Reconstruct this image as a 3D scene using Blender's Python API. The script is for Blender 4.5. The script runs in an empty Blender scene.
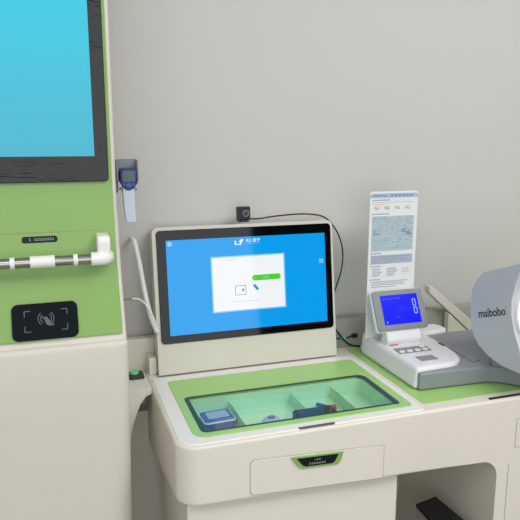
import bpy, bmesh, math, random
from mathutils import Vector, Matrix
random.seed(4)
S = bpy.context.scene
COL = S.collection
PI = math.pi

# ------------------------------------------------------------------ materials
def lin(c):
    out = []
    for v in c:
        v /= 255.0
        out.append(v / 12.92 if v <= 0.04045 else ((v + 0.055) / 1.055) ** 2.4)
    return tuple(out) + (1.0,)

def mat(name, rgb, rough=0.5, metal=0.0, spec=0.5, noise=0.0, nscale=30.0, bump=0.0, bscale=60.0, coat=0.0):
    m = bpy.data.materials.new(name); m.use_nodes = True
    nt = m.node_tree; b = nt.nodes['Principled BSDF']
    b.inputs['Base Color'].default_value = lin(rgb)
    b.inputs['Roughness'].default_value = rough
    b.inputs['Metallic'].default_value = metal
    b.inputs['Specular IOR Level'].default_value = spec
    b.inputs['Coat Weight'].default_value = coat
    b.inputs['Coat Roughness'].default_value = 0.08
    tc = nt.nodes.new('ShaderNodeTexCoord')
    n = nt.nodes.new('ShaderNodeTexNoise'); n.inputs['Scale'].default_value = nscale; n.inputs['Detail'].default_value = 3
    nt.links.new(tc.outputs['Object'], n.inputs['Vector'])
    hv = nt.nodes.new('ShaderNodeHueSaturation'); hv.inputs['Color'].default_value = lin(rgb)
    mr = nt.nodes.new('ShaderNodeMapRange')
    mr.inputs['To Min'].default_value = 1 - noise; mr.inputs['To Max'].default_value = 1 + noise
    nt.links.new(n.outputs['Fac'], mr.inputs['Value']); nt.links.new(mr.outputs['Result'], hv.inputs['Value'])
    nt.links.new(hv.outputs['Color'], b.inputs['Base Color'])
    if bump:
        n2 = nt.nodes.new('ShaderNodeTexNoise'); n2.inputs['Scale'].default_value = bscale; n2.inputs['Detail'].default_value = 4
        nt.links.new(tc.outputs['Object'], n2.inputs['Vector'])
        bp = nt.nodes.new('ShaderNodeBump'); bp.inputs['Strength'].default_value = bump; bp.inputs['Distance'].default_value = 0.002
        nt.links.new(n2.outputs['Fac'], bp.inputs['Height']); nt.links.new(bp.outputs['Normal'], b.inputs['Normal'])
    return m

def emis(name, rgb, strength=1.0, rough=0.12, grad=None, gloss=True):
    """a lit display surface: emission under a glossy glass coat"""
    m = bpy.data.materials.new(name); m.use_nodes = True
    nt = m.node_tree; b = nt.nodes['Principled BSDF']
    b.inputs['Base Color'].default_value = (0.004, 0.004, 0.005, 1)
    b.inputs['Roughness'].default_value = rough
    b.inputs['Specular IOR Level'].default_value = 0.38 if gloss else 0.1
    b.inputs['Emission Color'].default_value = lin(rgb)
    b.inputs['Emission Strength'].default_value = strength
    if grad:
        tc = nt.nodes.new('ShaderNodeTexCoord'); sp = nt.nodes.new('ShaderNodeSeparateXYZ')
        cr = nt.nodes.new('ShaderNodeValToRGB')
        cr.color_ramp.elements[0].color = lin(grad[0]); cr.color_ramp.elements[1].color = lin(grad[1])
        cr.color_ramp.elements[0].position = 0.0; cr.color_ramp.elements[1].position = 0.45
        nt.links.new(tc.outputs['Generated'], sp.inputs[0]); nt.links.new(sp.outputs['Z'], cr.inputs[0])
        nt.links.new(cr.outputs[0], b.inputs['Emission Color'])
    return m

def film_mat():
    """black screen border under crinkled protective film"""
    m = mat('film_black', (22, 22, 23), 0.16, noise=0.1, spec=.42)
    nt = m.node_tree; b = nt.nodes['Principled BSDF']
    tc = nt.nodes.new('ShaderNodeTexCoord'); mp = nt.nodes.new('ShaderNodeMapping')
    mp.inputs['Scale'].default_value = (6, 6, 16); mp.inputs['Rotation'].default_value = (0, 0.45, 0)
    n = nt.nodes.new('ShaderNodeTexNoise'); n.inputs['Scale'].default_value = 1.6; n.inputs['Detail'].default_value = 2; n.inputs['Distortion'].default_value = 2.5
    nt.links.new(tc.outputs['Object'], mp.inputs[0]); nt.links.new(mp.outputs[0], n.inputs['Vector'])
    r = nt.nodes.new('ShaderNodeMath'); r.operation = 'ABSOLUTE'
    s = nt.nodes.new('ShaderNodeMath'); s.operation = 'SUBTRACT'; s.inputs[1].default_value = 0.5
    nt.links.new(n.outputs['Fac'], s.inputs[0]); nt.links.new(s.outputs[0], r.inputs[0])
    bp = nt.nodes.new('ShaderNodeBump'); bp.inputs['Strength'].default_value = 0.30; bp.inputs['Distance'].default_value = 0.006
    nt.links.new(r.outputs[0], bp.inputs['Height']); nt.links.new(bp.outputs['Normal'], b.inputs['Normal'])
    return m

def glass_mat(name, tint, refl=0.08):
    m = bpy.data.materials.new(name); m.use_nodes = True
    nt = m.node_tree; nt.nodes.clear()
    o = nt.nodes.new('ShaderNodeOutputMaterial'); t = nt.nodes.new('ShaderNodeBsdfTransparent')
    t.inputs['Color'].default_value = tint
    g = nt.nodes.new('ShaderNodeBsdfGlossy'); g.inputs['Roughness'].default_value = 0.04
    mx = nt.nodes.new('ShaderNodeMixShader'); f = nt.nodes.new('ShaderNodeFresnel'); f.inputs['IOR'].default_value = 1.5
    nt.nodes.remove(f)
    lw = nt.nodes.new('ShaderNodeLayerWeight'); lw.inputs['Blend'].default_value = .5
    pw = nt.nodes.new('ShaderNodeMath'); pw.operation = 'POWER'; pw.inputs[1].default_value = 4.0
    sc = nt.nodes.new('ShaderNodeMath'); sc.operation = 'MULTIPLY_ADD'; sc.inputs[1].default_value = .45; sc.inputs[2].default_value = .045
    ge = nt.nodes.new('ShaderNodeNewGeometry'); iv = nt.nodes.new('ShaderNodeMath'); iv.operation = 'SUBTRACT'; iv.inputs[0].default_value = 1.0
    ml = nt.nodes.new('ShaderNodeMath'); ml.operation = 'MULTIPLY'
    nt.links.new(lw.outputs['Facing'], pw.inputs[0]); nt.links.new(pw.outputs[0], sc.inputs[0])
    nt.links.new(ge.outputs['Backfacing'], iv.inputs[1]); nt.links.new(sc.outputs[0], ml.inputs[0]); nt.links.new(iv.outputs[0], ml.inputs[1])
    nt.links.new(ml.outputs[0], mx.inputs[0]); nt.links.new(t.outputs[0], mx.inputs[1]); nt.links.new(g.outputs[0], mx.inputs[2])
    nt.links.new(mx.outputs[0], o.inputs[0])
    return m

M = dict(
    wall=mat('wall_paint', (194, 193, 190), 0.85, noise=0.015, nscale=3, bump=0.08, bscale=180),
    floor=mat('floor_vinyl', (158, 156, 150), 0.4, noise=0.05, nscale=8),
    dark=mat('reflection_backdrop', (38, 38, 42), 0.8, noise=0.1),  # for the added panel that the screens mirror as dark
    kiosk=mat('kiosk_white_paint', (211, 207, 196), 0.42, noise=0.01),
    desk=mat('desk_cream_plastic', (222, 217, 205), 0.38, noise=0.01),
    housing=mat('monitor_housing_plastic', (206, 203, 191), 0.38, noise=0.01),
    deskside=mat('desk_white_edge', (232, 230, 226), 0.35, noise=0.01),
    topgreen=mat('light_green_top', (160, 205, 120), 0.26, noise=0.02, nscale=12),
    green=mat('lime_green_paint', (132, 170, 92), 0.30, noise=0.02, nscale=12),
    pale=mat('pale_green_edge', (188, 216, 150), 0.3, noise=0.02),
    traygreen=mat('mint_tray_plastic', (184, 226, 192), 0.45, noise=0.02),
    white=mat('white_plastic', (235, 234, 230), 0.35, noise=0.01),
    bpwhite=mat('monitor_white_plastic', (226, 228, 230), 0.35, noise=0.01),
    bpgrey=mat('monitor_grey_plastic', (134, 139, 145), 0.4, noise=0.02),
    drum=mat('silver_grey_plastic', (198, 201, 208), 0.3, noise=0.02),
    ring=mat('white_ring_plastic', (240, 240, 243), 0.3),
    cloth=mat('dark_grey_cuff_fabric', (92, 94, 100), 0.9, bump=0.4, bscale=300),
    backshade=mat('shaded_upstand_strip', (158, 157, 148), 0.6, noise=.03),  # upstand tone with the shade beside the monitor put into the colour
    frame=mat('grey_frame_plastic', (126, 130, 134), 0.35),
    black=mat('black_plastic', (22, 22, 24), 0.35, noise=0.05),
    gloss=mat('black_glass', (10, 11, 14), 0.06),
    bezel=mat('black_bezel_glass', (7, 8, 11), 0.05, spec=.38),
    navy=mat('dark_navy_glass', (12, 20, 26), 0.12, spec=0.25),
    steel=mat('brushed_steel', (168, 165, 160), 0.22, metal=1.0, noise=0.03),
    silver=mat('silver_metal', (176, 176, 178), 0.4, metal=0.4),
    greymark=mat('pale_grey_print', (150, 158, 160), 0.6),
    dimmark=mat('dim_grey_print', (92, 100, 102), 0.6),
    ink=mat('dark_ink', (52, 54, 62), 0.6),
    hose=mat('white_hose', (222, 221, 218), 0.45),
    blue=mat('blue_plastic', (52, 92, 160), 0.35),
    dkblue=mat('deep_blue_plastic', (30, 44, 112), 0.3),
    gunscreen=mat('grey_green_display', (78, 92, 98), 0.3),
    gunwhite=mat('pale_blue_plastic', (196, 206, 220), 0.4),
    red=mat('red_label', (206, 62, 70), 0.5),
    btngreen=mat('green_button', (112, 205, 145), 0.35),
    patch=mat('grey_window', (138, 142, 150), 0.25),
    seam=mat('seam_gap_shade', (158, 153, 141), 0.7),  # grey strips paint the shade in the gaps around panels and drawers
    film=film_mat(),
    glass=glass_mat('tinted_glass', (0.955, 0.99, 0.98, 1)),
    acrylic=mat('white_acrylic', (222, 225, 226), 0.3),
    sgblue=mat('sign_header_blue', (160, 180, 208), 0.5),
    sgteal=mat('sign_teal_panel', (170, 188, 196), 0.5, noise=0.10, nscale=90),
    sglav=mat('sign_lavender_panel', (168, 176, 196), 0.5, noise=0.10, nscale=90),
    sgink=mat('sign_blue_ink', (116, 138, 172), 0.6),
    sggrey=mat('sign_grey_ink', (150, 156, 166), 0.6),
    sgred=mat('sign_red_ink', (206, 178, 176), 0.6),
    sggreen=mat('sign_green_ink', (160, 192, 172), 0.6),
    sgorange=mat('sign_orange_ink', (212, 188, 168), 0.6),
    kscreen=emis('kiosk_display', (90, 205, 230), 0.95, grad=((62, 184, 210), (32, 208, 234))),
    mscreen=emis('monitor_display', (0, 160, 242), 0.98, rough=0.05),
    mwhite=emis('display_white', (250, 253, 255), 0.95, rough=0.05),
    mglow=emis('display_pale_blue', (150, 215, 250), 0.95, rough=0.05),
    mgreen=emis('display_green', (84, 214, 40), 0.95, rough=0.05),
    mcyan=emis('display_cyan', (40, 160, 210), 0.9, rough=0.05),
    mgrey=emis('display_grey', (176, 196, 214), 0.9, rough=0.05),
    lcd=emis('lcd_blue', (8, 22, 250), 1.0),
    lcdmark=emis('lcd_digit', (150, 160, 255), 1.0),
    lcdmid=emis('lcd_faint', (62, 84, 255), 1.0),
)

# ------------------------------------------------------------------ helpers
def root(name, loc, label, cat, group=None):
    o = bpy.data.objects.new(name, None); COL.objects.link(o)
    o.location = loc; o.empty_display_size = 0.05
    o['label'] = label; o['category'] = cat
    if group: o['group'] = group
    return o

def put(o, parent):
    if parent is not None:
        o.parent = parent
        if parent.type == 'EMPTY':
            o.matrix_parent_inverse = Matrix.Translation(-Vector(parent.location))

def finish(name, me, m, parent=None, bevel=0, seg=3, smooth=True, label=None, ang=40):
    bm = bmesh.new(); bm.from_mesh(me)
    bmesh.ops.recalc_face_normals(bm, faces=bm.faces)
    bm.to_mesh(me); bm.free()
    me.materials.append(m)
    o = bpy.data.objects.new(name, me); COL.objects.link(o)
    put(o, parent)
    if bevel:
        b = o.modifiers.new('bevel', 'BEVEL'); b.width = bevel; b.segments = seg; b.limit_method = 'ANGLE'
        b.angle_limit = math.radians(30); b.harden_normals = False
    if smooth:
        me.polygons.foreach_set('use_smooth', [True] * len(me.polygons))
        try:
            me.set_sharp_from_angle(angle=math.radians(ang))
        except Exception:
            pass
        if bevel:
            w = o.modifiers.new('wn', 'WEIGHTED_NORMAL'); w.keep_sharp = True
    if label: o['label'] = label
    return o

def pydata(verts, faces):
    me = bpy.data.meshes.new('m'); me.from_pydata([tuple(v) for v in verts], [], faces); me.update(); return me

def loft(name, ringa, ringb, m, parent=None, **k):
    """closed solid between two matching rings of points"""
    n = len(ringa)
    v = list(ringa) + list(ringb)
    f = [tuple(range(n))[::-1], tuple(range(n, 2 * n))]
    for i in range(n):
        j = (i + 1) % n; f.append((i, j, n + j, n + i))
    return finish(name, pydata(v, f), m, parent, **k)

def box(name, x0, x1, y0, y1, z0, z1, m, parent=None, **k):
    a = [(x0, y0, z0), (x1, y0, z0), (x1, y1, z0), (x0, y1, z0)]
    b = [(x, y, z1) for x, y, _ in a]
    return loft(name, a, b, m, parent, **k)

def prism(name, pts, axis, a0, a1, m, parent=None, **k):
    """pts: 2D outline; axis 'X': (y,z) outline, 'Y': (x,z), 'Z': (x,y)"""
    def P(p, t):
        return {'X': (t, p[0], p[1]), 'Y': (p[0], t, p[1]), 'Z': (p[0], p[1], t)}[axis]
    return loft(name, [P(p, a0) for p in pts], [P(p, a1) for p in pts], m, parent, **k)

class Frame:
    def __init__(s, o, u, v):
        s.o = Vector(o); s.u = Vector(u).normalized(); s.v = Vector(v).normalized(); s.n = s.u.cross(s.v).normalized()
    def __call__(s, a, b, c=0.0):
        return s.o + s.u * a + s.v * b + s.n * c

def rr(x0, x1, y0, y1, r, seg=6):
    """rounded rectangle; r a number or four radii (bl, br, tr, tl)"""
    if not isinstance(r, (tuple, list)): r = (r,) * 4
    out = []
    for (cx, cy, a0, q) in ((x0 + r[0], y0 + r[0], PI, r[0]), (x1 - r[1], y0 + r[1], 1.5 * PI, r[1]),
                            (x1 - r[2], y1 - r[2], 0, r[2]), (x0 + r[3], y1 - r[3], .5 * PI, r[3])):
        if q <= 1e-6: out.append((cx, cy)); continue
        for i in range(seg + 1):
            a = a0 + .5 * PI * i / seg
            out.append((cx + q * math.cos(a), cy + q * math.sin(a)))
    return out

def plate(name, F, pts, c0, c1, m, parent=None, **k):
    return loft(name, [F(x, y, c0) for x, y in pts], [F(x, y, c1) for x, y in pts], m, parent, **k)

def multi(name, F, polys, c0, c1, m, parent=None, label=None):
    """one mesh of several small printed shapes (a pattern on one part)"""
    V, Fc = [], []
    for pts in polys:
        n = len(pts); s = len(V)
        V += [F(x, y, c0) for x, y in pts] + [F(x, y, c1) for x, y in pts]
        Fc += [tuple(range(s, s + n))[::-1], tuple(range(s + n, s + 2 * n))]
        for i in range(n):
            j = (i + 1) % n; Fc.append((s + i, s + j, s + n + j, s + n + i))
    return finish(name, pydata(V, Fc), m, parent, smooth=False, label=label)

def rect(x0, x1, y0, y1): return [(x0, y0), (x1, y0), (x1, y1), (x0, y1)]

def stroke(p, q, w):
    (ax, ay), (bx, by) = p, q; d = Vector((bx - ax, by - ay)).normalized() * w / 2
    return [(ax + d.y, ay - d.x), (bx + d.y, by - d.x), (bx - d.y, by + d.x), (ax - d.y, ay + d.x)]

def arc_strokes(cx, cy, r, a0, a1, w, n=7):
    P = [(cx + r * math.cos(math.radians(a0 + (a1 - a0) * i / n)), cy + r * math.sin(math.radians(a0 + (a1 - a0) * i / n))) for i in range(n + 1)]
    return [stroke(P[i], P[i + 1], w) for i in range(n)]

def spline(pts, n=8):
    P = [Vector(p) for p in pts]; P = [P[0] * 2 - P[1]] + P + [P[-1] * 2 - P[-2]]
    out = []
    for i in range(1, len(P) - 2):
        for k in range(n):
            t = k / n; a, b, c, d = P[i - 1:i + 3]
            out.append(.5 * ((2 * b) + (c - a) * t + (2 * a - 5 * b + 4 * c - d) * t * t + (3 * b - a - 3 * c + d) * t ** 3))
    out.append(P[-2]); return out

def tube(name, pts, r, m, parent=None, n=8, seg=12, smoothpath=True, radii=None, label=None):
    P = spline(pts, n) if smoothpath else [Vector(p) for p in pts]
    V, Fc = [], []; prev = None
    for i, p in enumerate(P):
        t = (P[min(i + 1, len(P) - 1)] - P[max(i - 1, 0)]).normalized()
        if prev is None:
            a = t.cross(Vector((0, 0, 1)) if abs(t.z) < .9 else Vector((0, 1, 0))).normalized()
        else:
            a = (prev - t * prev.dot(t)).normalized()
        prev = a; b = t.cross(a)
        rad = r if radii is None else radii[0] + (radii[1] - radii[0]) * i / (len(P) - 1)
        for k in range(seg):
            w = 2 * PI * k / seg; V.append(p + (a * math.cos(w) + b * math.sin(w)) * rad)
    for i in range(len(P) - 1):
        for k in range(seg):
            j = (k + 1) % seg; Fc.append((i * seg + k, i * seg + j, (i + 1) * seg + j, (i + 1) * seg + k))
    Fc.append(tuple(range(seg))[::-1]); Fc.append(tuple(range((len(P) - 1) * seg, len(P) * seg)))
    return finish(name, pydata(V, Fc), m, parent, label=label, ang=50)

def cut(o, cutter):
    """real opening: subtract the cutter, keep the evaluated mesh, drop the cutter"""
    mats = [s for s in o.data.materials]
    b = o.modifiers.new('cut', 'BOOLEAN'); b.operation = 'DIFFERENCE'; b.object = cutter; b.solver = 'EXACT'
    # cut before the bevel
    mods = [x for x in o.modifiers]
    saved = [(x.width, x.segments) for x in mods if x.type == 'BEVEL']
    for x in mods:
        if x.type != 'BOOLEAN': o.modifiers.remove(x)
    bpy.context.view_layer.update()
    dg = bpy.context.evaluated_depsgraph_get()
    me = bpy.data.meshes.new_from_object(o.evaluated_get(dg))
    o.modifiers.clear(); o.data = me
    if not me.materials:
        for x in mats: me.materials.append(x)
    for w, s in saved:
        bb = o.modifiers.new('bevel', 'BEVEL'); bb.width = w; bb.segments = s; bb.limit_method = 'ANGLE'; bb.angle_limit = math.radians(30)
    me.polygons.foreach_set('use_smooth', [True] * len(me.polygons))
    me.set_sharp_from_angle(angle=math.radians(40))
    bpy.data.objects.remove(cutter, do_unlink=True)

def text(name, s, F, a, b, width, m, parent=None, depth=0.0004, c=0.0002, height=None, label=None, bold=0.0):
    cu = bpy.data.curves.new('t', 'FONT'); cu.body = s; cu.size = 1; cu.extrude = 0; cu.offset = bold
    t = bpy.data.objects.new('t', cu); COL.objects.link(t)
    bpy.context.view_layer.update()
    dg = bpy.context.evaluated_depsgraph_get()
    me = bpy.data.meshes.new_from_object(t.evaluated_get(dg))
    bpy.data.objects.remove(t, do_unlink=True)
    xs = [v.co.x for v in me.vertices]; ys = [v.co.y for v in me.vertices]
    x0, x1, y0, y1 = min(xs), max(xs), min(ys), max(ys)
    sx = width / (x1 - x0); sy = (height / (y1 - y0)) if height else sx
    for v in me.vertices:
        v.co = F(a + (v.co.x - x0) * sx, b + (v.co.y - y0) * sy, c)
    bm = bmesh.new(); bm.from_mesh(me)
    r = bmesh.ops.extrude_face_region(bm, geom=bm.faces[:])
    for e in r['geom']:
        if isinstance(e, bmesh.types.BMVert): e.co += F.n * depth
    bm.to_mesh(me); bm.free()
    me.materials.clear()
    return finish(name, me, m, parent, smooth=False, label=label)

def struct(o): o['kind'] = 'structure'; return o

# ------------------------------------------------------------------ the room
WY = 1.625
struct(box('floor', -2.6, 4.2, -2.5, WY + .1, -.1, 0, M['floor'], smooth=False))
struct(box('wall_back', -2.6, 4.2, WY, WY + .1, 0, 2.8, M['wall'], smooth=False))
struct(box('wall_left', -2.7, -2.6, -2.5, WY + .1, 0, 2.8, M['wall'], smooth=False))
# opposite wall: a wide bright window to the left, to the right an unseen dark panel added for dark reflections
WX = 1.80
win_em = bpy.data.materials.new('daylight_pane'); win_em.use_nodes = True
b_ = win_em.node_tree.nodes['Principled BSDF']
b_.inputs['Base Color'].default_value = (.3, .3, .3, 1)
b_.inputs['Emission Color'].default_value = (0.93, 0.97, 1.0, 1); b_.inputs['Emission Strength'].default_value = 1.85
struct(box('wall_front', -2.6, WX, -2.62, -2.5, 0, .35, M['wall'], smooth=False))
struct(box('added_dark_backdrop', WX, 4.2, -2.62, -2.5, 0, 2.8, M['dark'], smooth=False))  # unseen, added to darken the right part of the screen reflection
w1 = struct(box('window_1', -2.6, WX, -2.60, -2.56, .35, 2.8, win_em, smooth=False))
box('window_frame', -2.6, WX, -2.56, -2.50, .35, .39, M['white'], w1, smooth=False)

# ------------------------------------------------------------------ kiosk on the left
K = root('self_service_kiosk', (-.2, 1.3, 0), 'tall white and lime green kiosk with a large cyan screen', 'kiosk')
KX0, KX1 = -.56, .126
LV = [(1.008, 1.208, .010), (1.004, 1.204, .012), (.996, 1.203, .013), (.90, 1.209, .016), (.78, 1.216, .030), (.66, 1.222, .045), (.54, 1.227, .060), (.40, 1.232, .075), (.03, 1.245, .090)]
V, Fc = [], []; NR = 11
for z, yf, r in LV:
    e = .004 if z > 1.006 else 0
    V += [(KX0, 1.60, z), (KX0, yf, z)] + [(KX1 + .001 - e - r + r * math.sin(k * PI / 16), yf + r - r * math.cos(k * PI / 16), z) for k in range(9)] + [(KX1 + .001 - e, 1.60, z)]
NR = 12
for a in range(len(LV) - 1):
    for k in range(NR):
        b = (k + 1) % NR; Fc.append((a * NR + k, a * NR + b, (a + 1) * NR + b, (a + 1) * NR + k))
Fc += [tuple(range(NR))[::-1], tuple(range((len(LV) - 1) * NR, len(LV) * NR))]
finish('lower_cabinet', pydata(V, Fc), M['kiosk'], K, ang=60)
prism('upper_frame', [(1.302, 2.15), (1.302, 1.27), (1.2635, 1.125), (1.213, 1.004), (1.60, 1.004), (1.60, 2.15)], 'X', KX0, KX1, M['kiosk'], K, bevel=.006, seg=3)
def crv(off):
    # front profile of the green face, a soft crease above the card reader
    base = [(1.301, 2.135), (1.301, 1.30), (1.298, 1.272), (1.288, 1.232), (1.277, 1.185), (1.269, 1.150), (1.2625, 1.128), (1.258, 1.112), (1.236, 1.063), (1.2175, 1.0205)]
    return [(y - off, z) for y, z in base]
pr = crv(.003) + crv(-.004)[::-1]
prism('green_face_panel', pr, 'X', KX0 + .012, .118, M['green'], K, bevel=.0012, seg=2)
# shade strip for the seam above the handle
box('panel_seam_shade', -.50, .106, 1.2815, 1.284, 1.2195, 1.2205, M['seam'], K, smooth=False)
FK = Frame((0, 1.298, 0), (1, 0, 0), (0, 0, 1))
ks = plate('kiosk_screen', FK, rr(-.545, .1115, 1.3165, 2.10, .008), 0, .006, M['film'], K, bevel=.0015, seg=2, label='black bordered screen glass under crinkled film')
plate('display_area', FK, rect(-.51, .0855, 1.3668, 2.065), .006, .0066, M['kscreen'], ks, smooth=False, label='glowing cyan display')
FP = Frame((0, 1.281, 1.21), (1, 0, 0), (0, .0398, .1451 ))
FP = Frame((0, 1.2795, 1.2005), (1, 0, 0), (0, .25, .97))
npl = plate('name_plate', FP, rr(-.0605, .006, -.0005, .0125, .005), 0, .0025, M['navy'], K, bevel=.0006, seg=2, label='small black label strip with rounded ends')
mk = []
x = -.047
for w in (.003, .0, .004, .004, .004, .004, .004, .004, .004, .003):
    if w: mk += [stroke((x, .0045), (x + w, .0045), .0012), stroke((x, .0078), (x + w * .8, .0078), .0012), stroke((x + w / 2, .0042), (x + w / 2, .009), .001)]
    x += .0048
multi('lettering', FP, mk, .0025, .0028, M['greymark'], npl)
# card reader
FC = Frame((0, 1.2135, 1.0185), (1, 0, 0), (0, .045, .105))
FC.o = Vector((0, 1.2140, 1.0185)) + FC.n * .002
cr_ = plate('card_reader', FC, rr(-.0865, .0345, .0035, .0745, .012), 0, .003, M['navy'], K, bevel=.0008, seg=2, label='black rounded contactless card reader panel')
mk = []
for sx, sy, cx, cy in ((1, -1, -.0635, .060), (-1, -1, .0145, .060), (1, 1, -.0635, .020), (-1, 1, .0145, .020)):
    mk += [stroke((cx, cy), (cx + sx * .011, cy), .0015), stroke((cx, cy), (cx, cy + sy * .011), .0015)]
for k in range(0, 8, 2): multi('corner_mark', FC, mk[k:k + 2], .003, .0033, M['dimmark'], cr_)
mk = []
for r in (.010, .0145):
    mk += arc_strokes(-.0245, .044, r, 130, 230, .0014) + arc_strokes(-.0245, .044, r, -50, 50, .0014)
mk += [[(-.031, .045), (-.024, .048), (-.0185, .041), (-.0125, .034), (-.0165, .0285), (-.0235, .032), (-.0265, .0385)],
       stroke((-.031, .047), (-.025, .040), .003), stroke((-.0165, .036), (-.0115, .030), .004)]
multi('tap_hand_symbol', FC, mk, .003, .0033, M['dimmark'], cr_)
# grab rail
HY, HZ = 1.234, 1.1705
gr = root('grab_rail', (0, HY, HZ), '', ''); del gr['label']; del gr['category']
bpy.data.objects.remove(gr, do_unlink=True)
rail = tube('grab_rail', [(-.50, HY, HZ), (.075, HY, HZ)], .0098, M['steel'], K, smoothpath=False, seg=24, label='polished steel grab rail')
for a, b, rr_ in ((-.0815, -.0735, .0115), (.0325, .0405, .0115), (-.197, -.189, .0115)):
    tube('collar', [(a, HY, HZ), (b, HY, HZ)], rr_, M['white'], rail, smoothpath=False, seg=24, label='white collar')
tube('sleeve', [(-.046, HY, HZ), (-.0015, HY, HZ)], .0118, M['white'], rail, smoothpath=False, seg=24, label='white sleeve')
tube('elbow', [(.066, HY, HZ), (.086, HY, HZ), (.0965, HY + .010, HZ), (.099, HY + .034, HZ - .001)], .0135, M['white'], rail, seg=20, label='white plastic elbow')
prism('rail_bracket', [(1.232, 1.168), (1.229, 1.205), (1.236, 1.2145), (1.290, 1.2145), (1.288, 1.158), (1.250, 1.154)], 'X', .0785, .1035, M['white'], rail, bevel=.004, seg=3)

# ------------------------------------------------------------------ wall hung thermometer
HX, HY2 = .1555, 1.395
hd = root('thermometer_holder', (HX, HY2, 1.30), 'small dark grey cradle on the kiosk side holding the thermometer', 'holder')
prism('cradle_back', [(.137, 1.357), (.1805, 1.3575), (.181, 1.316), (.172, 1.302), (.146, 1.302), (.138, 1.316)], 'Y', 1.4005, 1.408, M['frame'], hd, bevel=.0015)
prism('cradle_side', [(1.372, 1.356), (1.404, 1.3565), (1.404, 1.300), (1.372, 1.312)], 'X', .1345, .1385, M['frame'], hd, bevel=.001)
prism('cradle_side', [(1.372, 1.356), (1.404, 1.3565), (1.404, 1.300), (1.372, 1.312)], 'X', .1785, .1815, M['frame'], hd, bevel=.001)
for a, b in ((.1415, .1490), (.1700, .1775)): box('cradle_prong', a, b, 1.372, 1.402, 1.2905, 1.2955, M['frame'], hd, bevel=.001)
box('mounting_arm', .1268, .139, 1.388, 1.404, 1.285, 1.330, M['frame'], hd, bevel=.002)
th = root('infrared_thermometer', (.159, 1.39, 1.22), 'pale blue handheld thermometer with deep blue head hanging in its cradle', 'thermometer')
FT = Frame((.1595, 1.383, 1.22), (1, 0, 0), (0, -.05, 1))
hdm = plate('head', FT, [(-.0185, .113), (-.018, .092), (-.014, .081), (-.007, .073), (0, .0715), (.008, .0735), (.015, .081), (.0185, .092), (.019, .113), (.015, .118), (-.0145, .118)], -.016, .012, M['dkblue'], th, bevel=.004, seg=3)
plate('display', FT, rr(-.0135, .0135, .091, .114, .003), .012, .0132, M['gunscreen'], hdm, bevel=.0004)
plate('menu_button', FT, rr(-.0055, .0055, .0795, .087, .0035), .012, .0138, M['blue'], hdm, bevel=.0006, label='bright blue oval button')
for s in (-1, 1):
    plate('side_button', FT, rr(s * .0105 - .0025, s * .0105 + .0025, .082, .087, .002), .012, .0132, M['blue'], hdm)
plate('handle', FT, [(-.0135, .078), (.011, .078), (.0120, .050), (.0130, .020), (.0145, .003), (.0115, 0), (-.004, .001), (-.0085, .003), (-.0115, .035)], -.014, .008, M['gunwhite'], th, bevel=.005, seg=4)

# ------------------------------------------------------------------ the desk
D = root('examination_desk', (.75, 1.35, 0), 'long cream desk with lime green top panels and a glass covered tray', 'desk')
DX0, DX1, DF, DB, DT = .205, 1.75, 1.118, 1.583, .800
def zb(x, y):
    f = min(1, max(0, (x - .226) / .70)); front = .671 - .023 * f
    return front - .066 * max(0, (y - 1.16) / .40)
rad = .046
out = [(DX1, DF), (DX1, DB), (DX0, DB), (DX0, 1.45), (DX0, 1.30)]
for i in range(9):
    a = PI + .5 * PI * i / 8
    out.append((DX0 + rad + rad * math.cos(a), DF + rad + rad * math.sin(a)))
out += [(.40, DF), (.60, DF), (.80, DF), (.925, DF)]
ins = [(x, y) for x, y in out]
body = loft('desk_body', [(x, y, zb(x, y)) for x, y in out], [(x, y, DT) for x, y in ins], M['desk'], D, bevel=.007, seg=4)
cutter = prism('cutter', rr(.269, .727, 1.173, 1.352, (.012, .006, .02, .008)), 'Z', .748, .85, M['traygreen'])
cut(body, cutter)
me = body.data
at = me.attributes.new('bevel_weight_edge', 'FLOAT', 'EDGE')
bmx = bmesh.new(); bmx.from_mesh(me); bmx.edges.ensure_lookup_table()
wts = []
for e in bmx.edges:
    big = len(e.link_faces) == 2 and e.calc_face_angle(0) > .5
    low = all(v.co.z < .70 and v.co.x > .79 for v in e.verts)
    wts.append(1.0 if big and not low else 0.0)
bmx.free(); me.attributes['bevel_weight_edge'].data.foreach_set('value', wts)
for x in body.modifiers: x.limit_method = 'WEIGHT'
# side ledge with the small green button
sl = prism('side_ledge', [(.1278, .7995), (.2045, .7995), (.2045, .786), (.190, .780), (.176, .762), (.165, .735), (.155, .705), (.147, .675), (.140, .64), (.134, .58), (.1295, .46), (.1285, .30), (.1278, .30)],
           'Y', 1.448, 1.583, M['desk'], D, bevel=.004, seg=3)
pb = plate('button_housing', Frame((.1775, 1.543, .7995), (1, 0, 0), (0, 1, 0)), rr(-.0205, .0205, -.027, .027, .009), 0, .004, M['black'], sl, bevel=.0012, label='black oval button surround')
V0 = [(.1755 + .0125 * math.cos(t * PI / 10), 1.553 + .014 * math.sin(t * PI / 10), .8035) for t in range(20)]
V1 = [(.1755 + .0105 * math.cos(t * PI / 10), 1.553 + .012 * math.sin(t * PI / 10), .8100) for t in range(20)]
loft('green_button', V0, V1, M['btngreen'], pb, bevel=.0012, label='green push button')

# right pedestal with the rounded knee-hole corner
ped = [(1.75, .6479)]
ped += [(.930, .6479)]
for i in range(1, 9):
    a = PI / 2 - .5 * PI * i / 8
    ped.append((.930 + .044 * math.cos(a),   .6035 + .0444 * math.sin(a)))
ped += [(.974, .02), (1.75, .02)]
pd = prism('right_pedestal', ped, 'Y', DF, 1.55, M['desk'], D)
box('back_panel', .1278, .985, 1.545, 1.583, .02, .70, M['desk'], D, smooth=False)
lc = box('left_cabinet', .224, .715, 1.138, 1.46, .03, .70, M['desk'], D, bevel=.005)
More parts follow.
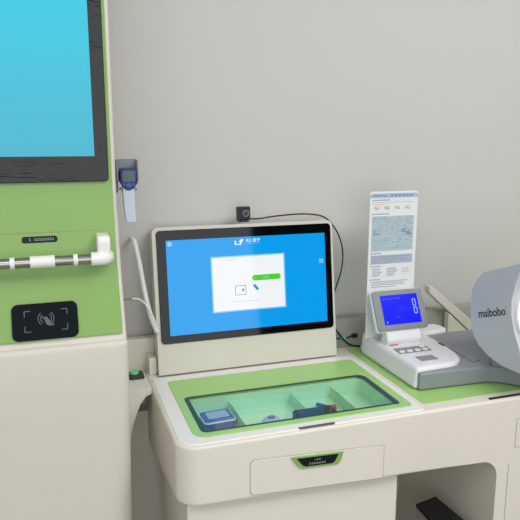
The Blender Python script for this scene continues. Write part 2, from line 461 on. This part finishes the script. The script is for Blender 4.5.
# backsplash along the wall
box('back_upstand', .1278, 1.75, 1.583, 1.612, .60, .8845, M['desk'], D, bevel=.003)
box('shaded_upstand_strip', .752, 1.75, 1.579, 1.6145, .801, .8855, M['backshade'], D, smooth=False, label='grey strip painting the shade on the backsplash')  # plate over the cream upstand, its grey stands in for shade
box('foot_block', .212, .2325, 1.535, 1.583, .7995, .845, M['desk'], D, bevel=.003)
# white raised border and green top panels
FD = Frame((0, 0, DT), (1, 0, 0), (0, 1, 0))
lb = plate('panel_border', FD, rr(.213, .772, 1.1265, 1.505, (.040, .012, .004, .004)), -.004, .0022, M['deskside'], D, bevel=.002, seg=3, label='glossy white border')
cut(lb, prism('cutter', rr(.267, .729, 1.171, 1.354, (.012, .006, .02, .008)), 'Z', .75, .85, M['traygreen']))
gp = plate('green_top_panel', FD, rr(.246, .756, 1.150, 1.470, (.03, .014, .012, .012)), -.003, .0038, M['topgreen'], D, bevel=.001, seg=2)
cut(gp, prism('cutter', rr(.268, .728, 1.172, 1.353, (.012, .006, .02, .008)), 'Z', .75, .85, M['traygreen']))
plate('side_green_panel', FD, rr(.784, 1.74, 1.153, 1.555, .008), -.003, .0012, M['topgreen'], D, bevel=.0006, seg=2)
# tray
tr = root('x', (0, 0, 0), '', ''); bpy.data.objects.remove(tr, do_unlink=True)
TZ = .757
tray = prism('tray_floor', rr(.270, .726, 1.174, 1.351, (.011, .005, .019, .007)), 'Z', .7485, TZ, M['traygreen'], D)
ring_o = rr(.2695, .7265, 1.1735, 1.3515, (.0115, .0055, .0195, .0075)); ring_i = rr(.2725, .7235, 1.1765, 1.3485, (.010, .004, .017, .005))
V, Fc = [], []; n = len(ring_o)
for z in (TZ, .7985):
    V += [(x, y, z) for x, y in ring_o] + [(x, y, z) for x, y in ring_i]
for i in range(n):
    j = (i + 1) % n
    Fc += [(i, j, 2 * n + j, 2 * n + i), (n + i, n + j, 3 * n + j, 3 * n + i), (2 * n + i, 2 * n + j, 3 * n + j, 3 * n + i), (i, j, n + j, n + i)]
finish('tray_wall', pydata(V, Fc), M['traygreen'], D)
for xx, y0_, yy in ((.372, 1.1765, 1.3485), (.530, 1.242, 1.3485), (.640, 1.1765, 1.3485)):
    box('tray_divider', xx, xx + .003, y0_, yy, TZ, .786, M['traygreen'], tray, smooth=False)
# glass lid with dark gasket
gk_o = rr(.265, .732, 1.169, 1.356, (.014, .008, .023, .010)); gk_i = rr(.2745, .7205, 1.1735, 1.3505, (.0115, .006, .019, .0075))
V, Fc = [], []
for z in (.8030, .8052):
    V += [(x, y, z) for x, y in gk_o] + [(x, y, z) for x, y in gk_i]
for i in range(n):
    j = (i + 1) % n
    Fc += [(i, j, 2 * n + j, 2 * n + i), (n + i, n + j, 3 * n + j, 3 * n + i), (2 * n + i, 2 * n + j, 3 * n + j, 3 * n + i), (i, j, n + j, n + i)]
gasket = mat('dark_gasket', (30, 62, 58), 0.35)
gl = prism('glass_lid', rr(.2695, .7265, 1.1735, 1.351, (.0115, .006, .019, .0075)), 'Z', .8032, .8049, M['glass'], D, smooth=False, label='clear tinted glass lid over the tray')
finish('lid_gasket', pydata(V, Fc), gasket, gl, label='dark edge of the glass lid')
plate('lid_grip', FD, rr(.463, .548, 1.1265, 1.1335, .003), -.002, .0026, M['cloth'], D, bevel=.0006, label='grey slot grip in front of the tray')
plate('side_grip', FD, rr(.945, 1.10, 1.1265, 1.134, .003), -.002, .0022, M['black'], D, bevel=.0006, label='black slot at the right end')
# drawer
def ringstrip(name, F, o, i, c0, c1, m, parent, label=None):
    n = len(o); V, Fc = [], []
    for c in (c0, c1):
        V += [F(x, y, c) for x, y in o] + [F(x, y, c) for x, y in i]
    for k in range(n):
        j = (k + 1) % n
        Fc += [(k, j, 2 * n + j, 2 * n + k), (n + k, n + j, 3 * n + j, 3 * n + k), (2 * n + k, 2 * n + j, 3 * n + j, 3 * n + k), (k, j, n + j, n + k)]
    return finish(name, pydata(V, Fc), m, parent, smooth=False, label=label)
FF = Frame((0, DF, 0), (1, 0, 0), (0, 0, 1))
def dq(inset):   # drawer outline, slightly dropping to the right like the apron
    P = rr(.352 + inset, .664 - inset, .674 + inset, .755 - inset, (.010, .004, .004, .013))
    return [(x, z - .017 * (x - .352) / .312) for x, z in P]
dr = plate('drawer', FF, dq(.0012), -.002, .0012, M['desk'], D, bevel=.0006, seg=2)
ringstrip('drawer_seam_shade', FF, dq(0), dq(.0013), -.001, .0004, M['seam'], dr)
pull = [(.434, .7462), (.561, .7405), (.540, .7150), (.466, .7187)]
pl = plate('drawer_pull', FF, [(.441, .7462), (.563, .7402), (.5555, .7185), (.549, .7130), (.466, .7170), (.4575, .7225)], .0008, .0045, M['green'], dr, bevel=.001, label='lime green tapered drawer pull')
pn = plate('pull_label', FF, [(.4535, .7425), (.5505, .7380), (.5425, .7220), (.536, .7185), (.475, .7212), (.467, .7252)], .0045, .0056, M['navy'], pl, bevel=.0008, label='black label plate')
mk = []
x = .482
for k in range(7):
    z = .7255 - .0003 * k
    mk += [stroke((x, z), (x + .0042, z), .0011), stroke((x + .0005, z + .0028), (x + .0038, z + .0028), .0010), stroke((x + .002, z - .001), (x + .002, z + .004), .0009)]
    x += .0056
mk += [stroke((.495, .7342), (.509, .7337), .0012)]
multi('lettering', FF, mk, .0056, .0059, M['greymark'], pn)
d2 = plate('side_drawer', FF, rr(1.021, 1.40, .672, .745, .003), -.002, .0010, M['desk'], D, bevel=.0005, seg=2)
ringstrip('drawer_seam_shade', FF, rr(1.0195, 1.4015, .6705, .7465, .004), rr(1.0212, 1.3998, .6722, .7448, .003), -.001, .0003, M['seam'], d2)
d3 = plate('cabinet_door', FF, rr(1.0078, 1.40, .10, .632, .004), -.002, .0002, M['desk'], D, bevel=.0005, seg=2)
plate('door_seam_shade', FF, rect(1.0060, 1.0078, .10, .630), -.001, .0004, M['seam'], d3, smooth=False)

# things under the glass
t = root('finger_oximeter', (.325, 1.29, TZ), 'blue finger clip device with white rim in the left tray compartment', 'oximeter')
FO = Frame((.328, 1.288, TZ), (1, .05, 0), (-.05, 1, 0))
bb = plate('body', FO, rr(-.036, .036, -.028, .030, .008),    .0002, .024, M['blue'], t, bevel=.003)
ringstrip('rim', FO, rr(-.037, .037, -.029, .031, .009), rr(-.033, .033, -.025, .027, .007), .019, .0225, M['white'], bb, label='white rim')
plate('lid', FO, rr(-.024, .026, -.014, .020, .004), .024, .0255, M['sgblue'], bb, bevel=.0005)
t = root('probe_pouch', (.34, 1.23, TZ), 'flat dark blue pouch lying in front of the blue clip device', 'pouch')
FO2 = Frame((.330, 1.222, TZ), (1, -.04, 0), (.04, 1, 0))
bb = plate('pouch', FO2, rr(-.040, .044, -.026, .022, .006), .0002, .008, M['dkblue'], t, bevel=.003)
plate('flap', FO2, rr(-.030, .034, -.004, .018, .003), .008, .0095, M['blue'], bb, bevel=.0006)
t = root('sensor_cup', (.462, 1.268, TZ), 'small round blue and white sensor in the middle tray compartment', 'sensor')
V0 = [(.452 + .022 * math.cos(k * PI / 12), 1.268 + .016 * math.sin(k * PI / 12), TZ + .0003) for k in range(24)]
V1 = [(.452 + .017 * math.cos(k * PI / 12), 1.268 + .012 * math.sin(k * PI / 12), TZ + .009) for k in range(24)]
bb = loft('base', V0, V1, M['sgblue'], t, bevel=.001)
V0 = [(.452 + .010 * math.cos(k * PI / 12), 1.268 + .007 * math.sin(k * PI / 12), TZ + .009) for k in range(24)]
V1 = [(.452 + .008 * math.cos(k * PI / 12), 1.268 + .005 * math.sin(k * PI / 12), TZ + .013) for k in range(24)]
loft('cap', V0, V1, M['blue'], bb, bevel=.0008)
t = root('glucose_meter', (.537, 1.217, TZ), 'black oblong box shaped meter at the front of the tray', 'meter')
bm_ = box('case', .489, .587, 1.183, 1.231, TZ + .0003, .7940, M['black'], t, bevel=.003)
box('top_cap', .493, .583, 1.187, 1.227, .7940, .7965, M['black'], bm_, bevel=.0006)
t = root('lancet_pen', (.60, 1.29, TZ), 'little red and blue pen lying behind the black meter', 'pen')
p1 = tube('barrel', [(.586, 1.312, .7620), (.604, 1.289, .7620)], .0045, M['blue'], t, smoothpath=False, seg=14)
tube('cap', [(.606, 1.286, .7625), (.624, 1.283, .7625)], .0052, M['red'], p1, smoothpath=False, seg=14, label='red cap')

# ------------------------------------------------------------------ touch monitor
MO = root('touchscreen_monitor', (.484, 1.53, .80), 'white framed landscape touchscreen with a blue page, on the desk', 'monitor')
F = Frame((0, 1.520, .8840), (1, 0, 0), (0, .040, .2935))
hs = rr(.2335, .7325, -.0850, .2990, (.001, .001, .016, .016))
hso = plate('housing', F, hs, -.052, -.0015, M['housing'], MO, bevel=.005, seg=4)
for v in hso.data.vertices:
    if v.co.z < .815: v.co.z = .8048
gls = plate('bezel_glass', F, rr(.2435, .7255, 0, .2905, .010), -.002, .0022, M['bezel'], MO, bevel=.001, seg=2, label='black glass bezel')
dsp = plate('display_area', F, rect(.2670, .7068, .0200, .2650), .0022, .0024, M['mscreen'], gls, smooth=False, label='bright blue display page')
plate('page_card', F, rect(.3815, .5865, .0690, .2165), .0024, .0025, M['mglow'], dsp, smooth=False)
plate('page_card', F, rect(.3850, .5830, .0725, .2130), .0025, .0026, M['mwhite'], dsp, smooth=False, label='white card in the page')
plate('start_button', F, rr(.4925, .5735, .1470, .1620, .0072), .0026, .0028, M['mgreen'], dsp, smooth=False, label='green rounded button on the page')
multi('start_button_text', F, [stroke((.524, .1525), (.541, .1525), .0016), stroke((.524, .1565), (.541, .1565), .0016)], .0028, .0029, M['mgrey'], dsp)
# clinic mark and its name
mk = [rect(.4490, .4525, .2445, .2560), rect(.4490, .4590, .2445, .2475),
      [(.4600, .2440), (.4645, .2435), (.4735, .2585), (.4690, .2580)], [(.4595, .2500), (.4640, .2580), (.4735, .2595), (.4690, .2530), (.4640, .2525)]]
multi('logo_mark', F, mk, .0024, .0026, M['mwhite'], dsp)
text('logo_text', '天鹰医疗', F, .4790, .2500, .0400, M['mwhite'], dsp, depth=.0002, c=.0024, bold=.012)
multi('logo_subtext', F, [stroke((.4790 + k * .0075, .2470), (.4845 + k * .0075, .2470), .0012) for k in range(5)], .0024, .0026, M['mglow'], dsp)
mk = [rect(.4445, .4745, .1115, .1130), rect(.4445, .4745, .1355, .1370), rect(.4445, .4460, .1115, .1370), rect(.4730, .4745, .1115, .1370), rect(.4640, .4690, .1210, .1280)]
multi('id_card_symbol', F, mk, .0026, .0028, M['mcyan'], dsp)
multi('hand_card_symbol', F, [[(.4935, .1340), (.4995, .1390), (.5110, .1250), (.5055, .1200)]], .0026, .0028, M['mcyan'], dsp)
multi('page_caption', F, [stroke((.4180, .2060), (.4500, .2060), .0010)], .0026, .0027, M['mgrey'], dsp)
multi('page_footnote', F, [stroke((.4350, .0960), (.5100, .0940), .0008)], .0026, .0027, M['mgrey'], dsp)
mk = [[(.2765 + (r_ if k % 2 else r_ * .55) * math.cos(k * PI / 8), .2555 + (r_ if k % 2 else r_ * .55) * math.sin(k * PI / 8)) for k in range(16)] for r_ in (.0085,)]
multi('settings_symbol', F, mk, .0024, .0026, M['mglow'], dsp)
multi('corner_symbol', F, [rect(.6885, .6905, .1835, .1935), rect(.6975, .6995, .1835, .1935), rect(.6885, .6995, .1920, .1940), rect(.6885, .6995, .1830, .1850), rect(.6915, .6965, .1870, .1900)], .0024, .0026, M['mglow'], dsp)

# camera module on top of the monitor, with its lead
WC = root('camera_module', (.475, 1.585, 1.19), 'tiny square black camera standing on top of the monitor', 'camera')
FW = Frame((.463, 1.568, 1.1845), (1, 0, 0), (0, .06, 1))
wb = plate('camera_body', FW, rr(-.0005, .035, .004, .0405, .003), -.014, 0, M['black'], WC, bevel=.0012)
lens_c = FW(.018, .022, .0)
def disc(F, cx, cy, r, c0, c1, name, m, parent, label=None, r2=None):
    r2 = r2 or r
    return loft(name, [F(cx + r * math.cos(k * PI / 12), cy + r * math.sin(k * PI / 12), c0) for k in range(24)],
                [F(cx + r2 * math.cos(k * PI / 12), cy + r2 * math.sin(k * PI / 12), c1) for k in range(24)], m, parent, label=label)
ln = disc(FW, .0215, .0225, .0090, 0, .004, 'lens_barrel', M['frame'], wb)
disc(FW, .0215, .0225, .0068, .004, .0048, 'lens_glass', M['gloss'], ln)
box('clip_foot', .465, .492, 1.562, 1.590, 1.1845, 1.1895, M['black'], WC, bevel=.001)
cb = tube('camera_cable', [(.470, 1.565, 1.1925), (.490, 1.566, 1.1925), (.520, 1.568, 1.1915), (.570, 1.574, 1.1955), (.620, 1.580, 1.1975), (.670, 1.587, 1.1960), (.715, 1.594, 1.1880),
      (.742, 1.594, 1.170), (.768, 1.592, 1.133), (.782, 1.590, 1.085), (.780, 1.590, 1.035), (.768, 1.594, .985), (.758, 1.597, .955), (.753, 1.600, .925)], .0021, M['black'])
cb['label'] = 'thin black cable looping from the little camera over the monitor top'; cb['category'] = 'cable'
# leads behind the monitor's right foot
cb = tube('power_cable', [(.742, 1.570, .872), (.757, 1.564, .856), (.775, 1.560, .832), (.798, 1.556, .812), (.828, 1.554, .8055)], .0030, M['black'])
cb['label'] = 'black cable sloping down to the desk beside the monitor foot'; cb['category'] = 'cable'
pc = root('plug_cable', (.80, 1.575, .83), 'black lead with a green collar and plug behind the blood pressure monitor', 'cable')
cbm = tube('lead', [(.742, 1.580, .826), (.765, 1.580, .828), (.790, 1.578, .826), (.812, 1.576, .832)], .0026, M['black'], pc)
tube('green_collar', [(.776, 1.578, .8235), (.792, 1.5775, .8265)], .0060, M['btngreen'], cbm, smoothpath=False, label='green collar')
tube('plug', [(.812, 1.576, .832), (.828, 1.574, .833)], .0065, M['black'], cbm, smoothpath=False)

# white hose and thin white lead left of the monitor
hz = tube('white_hose', [(.186, 1.615, 1.145), (.187, 1.590, 1.150), (.190, 1.56, 1.145), (.197, 1.54, 1.10), (.203, 1.53, 1.05), (.210, 1.520, 1.000), (.220, 1.510, .955), (.229, 1.5035, .930), (.2315, 1.5065, .925)], .0062, M['hose'])
hz['label'] = 'thick white hose hanging between the kiosk and the monitor'; hz['category'] = 'hose'
th2 = root('white_lead', (.18, 1.50, 1.0), 'thin white lead with a dark tip running from the kiosk to the monitor', 'cable')
ld = tube('lead', [(.172, 1.500, 1.016), (.190, 1.500, 1.013), (.206, 1.497, .996), (.220, 1.492, .968), (.229, 1.492, .942)], .0021, M['hose'], th2)
tube('dark_tip', [(.127, 1.500, 1.0165), (.172, 1.500, 1.016)], .0024, M['frame'], ld, smoothpath=False, label='dark grey tip')

# ------------------------------------------------------------------ blood pressure monitor
B = root('blood_pressure_monitor', (1.0, 1.35, .80), 'white and grey arm blood pressure monitor on the green desk panel', 'blood pressure monitor')
DZ = .8014
ST = .857
shell = [(.806, 1.229), (.925, 1.236), (.946, 1.250), (.962, 1.266), (.974, 1.300), (.981, 1.350), (.984, 1.410), (.986, 1.470), (1.062, 1.478), (1.078, 1.492), (1.078, 1.525), (1.062, 1.545),
         (.840, 1.545), (.816, 1.530), (.806, 1.500)]
sh = loft('shell', [(x, y, DZ) for x, y in shell], [(x + (.006 if x < .83 else 0), y, ST) for x, y in shell], M['bpwhite'], B, bevel=.010, seg=5)
base = [(.8135, 1.219), (.90, 1.216), (.99, 1.211), (1.018, 1.205), (1.040, 1.190), (1.060, 1.165), (1.09, 1.140), (1.30, 1.120), (1.31, 1.48), (.99, 1.485), (.88, 1.42), (.826, 1.40)]
gb = prism('grey_base', base, 'Z', DZ + .001, .8465, M['bpgrey'], B, bevel=.006, seg=4, label='grey lower body')
prism('drum_saddle', [(1.012, 1.225), (1.012, 1.205), (1.030, 1.190), (1.055, 1.160), (1.075, 1.128), (1.232, 1.122), (1.232, 1.225)], 'Z', .845, .8745, M['bpgrey'], gb, bevel=.006)
armp = plate('arm_rest_pad', Frame((0, 0, .8465), (1, 0, 0), (0, 1, 0)), [(.990, 1.400), (1.045, 1.400), (1.075, 1.352), (1.045, 1.30), (1.01, 1.25), (.985, 1.246), (.988, 1.30)], -.001, .0022, M['bpgrey'], gb, bevel=.002)
# buttons
FS = Frame((0, 0, ST), (1, 0, 0), (0, 1, 0))
bpn = plate('button_panel', FS, [(.828, 1.372), (.925, 1.372), (.921, 1.331), (.825, 1.331)], -.001, .0012, M['frame'], sh, bevel=.0008, label='grey button strip')
for cx, cy in ((.8385, 1.342), (.861, 1.342), (.884, 1.342), (.907, 1.342), (.9115, 1.363)):
    loft('push_button', [(cx + .0085 * math.cos(k * PI / 8), cy + .0065 * math.sin(k * PI / 8), ST + .001) for k in range(16)],
         [(cx + .0075 * math.cos(k * PI / 8), cy + .0055 * math.sin(k * PI / 8), ST + .0032) for k in range(16)], M['white'], bpn)
plate('grey_window', FS, rr(.849, .899, 1.268, 1.300, .003), -.001, .0010, M['patch'], sh, bevel=.0004, label='small grey window')
plate('red_label', FS, rr(.833, .859, 1.395, 1.415, .003), -.001, .0010, M['red'], sh, bevel=.0004, label='small red label')
box('side_latch', .968, .9755, 1.352, 1.376, ST - .006, ST + .0015, M['black'], sh, bevel=.001)
# display on its neck
neck = prism('display_neck', [(1.404, .850), (1.393, .870), (1.408, .905), (1.425, .905), (1.440, .850)], 'X', .826, .931, M['bpwhite'], B, bevel=.005)
FL = Frame((.7985, 1.4000, .8970), (1, 0, 0), (0, .0495, .0990))
lh = plate('display_case', FL, rr(-.0015, .1565, -.002, .1125, .010), -.016, -.002, M['bpwhite'], B, bevel=.003, label='white display back shell')
lf = plate('display_frame', FL, rr(.0008, .1542, .0005, .1102, .009), -.003, .0025, M['frame'], lh, bevel=.002, label='grey display frame')
ls = plate('lcd_screen', FL, rect(.0235, .1365, .0160, .0965), .0025, .0031, M['lcd'], lf, smooth=False, label='glowing blue display')
# tall narrow digit on the right of the display
for (y0, y1) in ((.0400, .0600), (.0615, .0825)):
    sk = .04 * (y0 - .04)
    ringstrip('digit_ring', FL, rr(.1185 - sk, .1300 - sk, y0, y1, .004), rr(.1215 - sk, .1270 - sk, y0 + .003, y1 - .003, .002), .0031, .0034, M['lcdmark'], ls)
multi('lcd_icons', FL, [rect(.030 + k * .0115, .0375 + k * .0115, .0845, .0885) for k in range(5)], .0031, .0033, M['lcdmid'], ls)
multi('lcd_dash', FL, [rect(.058, .074, .0345, .0362)], .0031, .0033, M['lcdmid'], ls)
multi('lcd_cursor', FL, [rect(.0305, .0332, .0195, .0265)], .0031, .0033, M['lcdmark'], ls)
# cuff drum
def dprof(o=0):
    return [(1.108, 1.130), (1.150, 1.112), (1.191, 1.098), (1.240, 1.080), (1.262, 1.058), (1.278, 1.030), (1.282, 1.004), (1.281, .975), (1.277, .945), (1.263, .912), (1.238, .892), (1.210, .880), (1.183, .873), (1.151, .869), (1.086, .872), (1.084, .890), (1.100, .930), (1.121, .965), (1.133, 1.000), (1.136, 1.035), (1.128, 1.075)]
dm = prism('cuff_drum', dprof(), 'X', .993, 1.235, M['drum'], B, bevel=.009, seg=5, label='silver grey cuff drum')
ax_c = (1.1125, .985)
cyl0 = [(ax_c[0] + .092 * math.cos(k * PI / 16), 1.03, ax_c[1] - .010 + .096 * math.sin(k * PI / 16)) for k in range(32)]
cyl1 = [(ax_c[0] + .092 * math.cos(k * PI / 16), 1.262, ax_c[1] + .0 + .055 * math.sin(k * PI / 16)) for k in range(32)]
cut(dm, loft('cutter', cyl0, cyl1, M['cloth']))
def annul(name, r0, r1, y0, y1, zc, m, parent, label):
    n = 32; V = []; Fc = []
    for y in (y0, y1):
        for r in (r0, r1):
            V += [(ax_c[0] + r[0] * math.cos(2 * PI * k / n), y, zc + r[1] * math.sin(2 * PI * k / n)) for k in range(n)]
    for k in range(n):
        j = (k + 1) % n
        Fc += [(k, j, n + j, n + k), (2 * n + k, 2 * n + j, 3 * n + j, 3 * n + k), (k, j, 2 * n + j, 2 * n + k), (n + k, n + j, 3 * n + j, 3 * n + k)]
    return finish(name, pydata(V, Fc), m, parent, label=label)
G = [(.86, 1.086), (.89, 1.084), (.93, 1.100), (.965, 1.121), (1.0, 1.133), (1.035, 1.136), (1.075, 1.128), (1.13, 1.108)]
def gy(z):
    if z <= G[0][0]: return G[0][1]
    for (a, ya), (b, yb) in zip(G, G[1:]):
        if z <= b: return ya + (yb - ya) * (z - a) / (b - a)
    return G[-1][1]
n = 48; V = []; Fc = []
for off in (-.012, .004):
    for rx, rz in ((.1135, .112), (.091, .090)):
        for k in range(n):
            z = .998 + rz * math.sin(2 * PI * k / n); V.append((ax_c[0] + rx * math.cos(2 * PI * k / n), gy(z) + off, z))
for k in range(n):
    j = (k + 1) % n
    Fc += [(k, j, n + j, n + k), (2 * n + k, 2 * n + j, 3 * n + j, 3 * n + k), (k, j, 2 * n + j, 2 * n + k), (n + k, n + j, 3 * n + j, 3 * n + k)]
finish('cuff_ring', pydata(V, Fc), M['ring'], dm, bevel=.003, label='white ring around the cuff opening')
annul('cuff_lining', (.090, .088), (.083, .050), 1.135, 1.235, .985, M['cloth'], dm, 'dark fabric cuff lining')
FM = Frame((.993, 1.2445, .9625), (0, -.945, .327), (0, .327, .945))
text('brand_lettering', 'maibobo', FM, 0, 0, .099, M['ink'], dm, depth=.0006, c=.0000, height=.0205, bold=.008)
multi('trademark_dot', FM, [rect(.1005, .1025, .017, .0195)], 0, .0006, M['ink'], dm)

# ------------------------------------------------------------------ instruction sign behind the display
SG = root('instruction_sign', (.872, 1.475, .86), 'upright white instruction card with blue header behind the blood pressure monitor display', 'sign')
FG = Frame((.7995, 1.4705, .858), (1, 0, 0), (0, 0, 1))
SW, SH = .1465, .4050
sp = plate('card', FG, rr(0, SW, 0, SH, (.001, .001, .008, .008)), -.003, 0, M['acrylic'], SG, bevel=.0008)
Z = lambda py: SH - (py - 191.8) * .002715      # rows of print down the card
X0, X1 = .008, .136
plate('header_band', FG, rr(.001, SW - .001, Z(198), Z(193.8), (.001, .001, .007, .007)), 0, .0004, M['sgblue'], sp, smooth=False)
P = lambda a, b, y0, y1: rect(a, b, Z(y1), Z(y0))
mk = [P(.010 + k * .008, .016 + k * .008, 195.2, 196.6) for k in range(5)] + [P(.062 + k * .0118, .0695 + k * .0118, 194.9, 196.9) for k in range(6)]
multi('header_lettering', FG, mk, .0004, .0006, M['sgink'], sp)
for y in (200.3, 214, 253.6, 266.8, 280.2):
    mk = [[(.0095 + .0022 * math.cos(k * PI / 4), Z(y) + .0022 * math.sin(k * PI / 4)) for k in range(8)]]
    mk += [P(.014 + k * .0052, .0180 + k * .0052, y - .5, y + .5) for k in range(5 if y > 250 else 9)]
    multi('section_heading', FG, mk, 0, .0003, M['sgink'], sp)
mk = [P(X0 + k * .0062, X0 + .0050 + k * .0062, 202.2, 202.9) for k in range(20)] + [P(X0 + k * .0062, X0 + .0050 + k * .0062, 204.2, 204.9) for k in range(6)]
multi('text_lines', FG, mk, 0, .0003, M['sgred'], sp)
for cx, m_ in ((.021, 'sgorange'), (.051, 'sggreen'), (.083, 'sgorange'), (.114, 'sgorange')):
    multi('posture_drawing', FG, [P(cx - .008, cx - .001, 206.6, 208.4), P(cx - .004, cx + .009, 207.8, 209.6), P(cx + .001, cx + .007, 206.0, 207.2)], 0, .0003, M[m_], sp)
plate('teal_panel', FG, P(X0, X1, 216.2, 251.3), 0, .0004, M['sgteal'], sp, smooth=False, label='grey teal panel of print')
random.seed(7)
mk = []
for y in [217.6, 219.6] + [222 + 2.3 * i for i in range(10)] + [246.3, 248.3]:
    x = X0 + .003
    while x < X1 - .010:
        w = random.uniform(.004, .016)
        if random.random() < .62: mk.append(P(x, min(x + w, X1 - .002), y - .35, y + .35))
        x += w + random.uniform(.002, .010)
multi('panel_lettering', FG, mk, .0004, .0006, M['sggrey'], sp)
for q in (P(.098, .112, 229.5, 230.8), P(.098, .125, 231.9, 233.2), P(.112, .130, 233.9, 235.4), P(.012, .020, 231.0, 232.2), P(.012, .034, 233.4, 234.6)): multi('panel_caption', FG, [q], .0006, .0008, M['sgink'], sp)
plate('lavender_panel', FG, P(X0, X1, 255.4, 264.4), 0, .0004, M['sglav'], sp, smooth=False, label='lavender panel of print')
multi('panel_lettering', FG, [P(X0 + .003, X0 + random.uniform(.06, .12), y - .35, y + .35) for y in (257, 259, 261, 263)], .0004, .0006, M['sggrey'], sp)
mk = []
for k, x0 in enumerate((.013, .058)):
    mk += [P(x0, x0 + random.uniform(.022, .034), y - .4, y + .4) for y in (269.2, 271, 272.8, 274.6, 276.4)]
mk += [P(X0 + .004, X0 + random.uniform(.08, .12), y - .35, y + .35) for y in (282.5, 284.3, 286, 288)]
multi('text_lines', FG, mk, 0, .0003, M['sggrey'], sp)
multi('text_lines', FG, [P(.104, .104 + random.uniform(.020, .030), y - .4, y + .4) for y in (270, 271.8, 273.6)], 0, .0003, M['sgred'], sp)

# slanted white bracket on the wall behind the monitor
br = root('slanted_bracket', (1.12, 1.55, .80), 'cream slanted bar and post rising behind the blood pressure monitor', 'bracket')
prism('slanted_bar', [(1.050, .9690), (1.060, .9690), (1.218, .843), (1.218, .815), (1.204, .815), (1.055, .946), (1.050, .951)], 'Y', 1.548, 1.574, M['kiosk'], br, bevel=.002)
prism('post', [(1.124, .882), (1.196, .818), (1.212, .8025), (1.124, .8025)], 'Y', 1.550, 1.572, M['kiosk'], br, bevel=.002)

# computer tower in the knee hole
T = root('computer_tower', (.90, 1.25, 0), 'slim black topped computer with silver side standing in the knee hole', 'computer')
FTw = Frame((.861, 1.214, 0), (.934 - .861 + .006, -.012, 0), (.012, .079, 0))
q = [(.868, 1.288), (.937, 1.302), (.946, 1.150), (.860, 1.150)]
tw = loft('case', [(x, y, .012) for x, y in q], [(x, y, .440) for x, y in q], M['silver'], T, bevel=.003, label='silver metal case')
q2 = [(.867, 1.289), (.938, 1.303), (.947, 1.149), (.859, 1.149)]
loft('top_cover', [(x, y, .440) for x, y in q2], [(x, y, .450) for x, y in q2], M['black'], T, bevel=.002, label='black top cover')
loft('front_panel', [(.864, 1.143, .014), (.942, 1.143, .014), (.942, 1.1497, .014), (.864, 1.1497, .014)], [(.864, 1.143, .445), (.942, 1.143, .445), (.942, 1.1497, .445), (.864, 1.1497, .445)], M['black'], T, bevel=.001, label='black front panel')
for x, y in ((.875, 1.165), (.930, 1.165), (.880, 1.275), (.925, 1.28)):
    box('foot', x - .008, x + .008, y - .008, y + .008, 0, .012, M['black'], T, smooth=False)

# ------------------------------------------------------------------ light
def area(name, loc, rot, sx, sy, power, col=(1, 1, 1)):
    l = bpy.data.lights.new(name, 'AREA'); l.shape = 'RECTANGLE'; l.size = sx; l.size_y = sy; l.energy = power; l.color = col
    o = bpy.data.objects.new(name, l); COL.objects.link(o); o.location = loc; o.rotation_euler = rot; return o
area('ceiling_lamp', (1.5, -.15, 2.75), (math.radians(12), 0, 0), 1.8, 1.0, 42, (1, .985, .96))
area('ceiling_lamp', (-.9, -.5, 2.75), (0, 0, 0), 1.8, 1.0, 20, (1, .985, .96))
W = bpy.data.worlds.new('World'); S.world = W; W.use_nodes = True
bg = W.node_tree.nodes['Background']; bg.inputs[0].default_value = (1.0, .985, .96, 1); bg.inputs[1].default_value = .42

# ------------------------------------------------------------------ camera
cam = bpy.data.cameras.new('camera'); co = bpy.data.objects.new('camera', cam); COL.objects.link(co)
cam.sensor_width = 36; cam.sensor_height = 36; cam.sensor_fit = 'HORIZONTAL'; cam.lens = 36 * 622 / 520; cam.clip_start = .02
co.location = (0, 0, 1.4)
co.rotation_euler = (math.radians(90 - 11), 0, math.radians(-18.5))
S.camera = co
S.view_settings.view_transform = 'Standard'; S.view_settings.look = 'None'
S.view_settings.exposure = -0.06; S.view_settings.gamma = 1.0; S.view_settings.use_curve_mapping = False
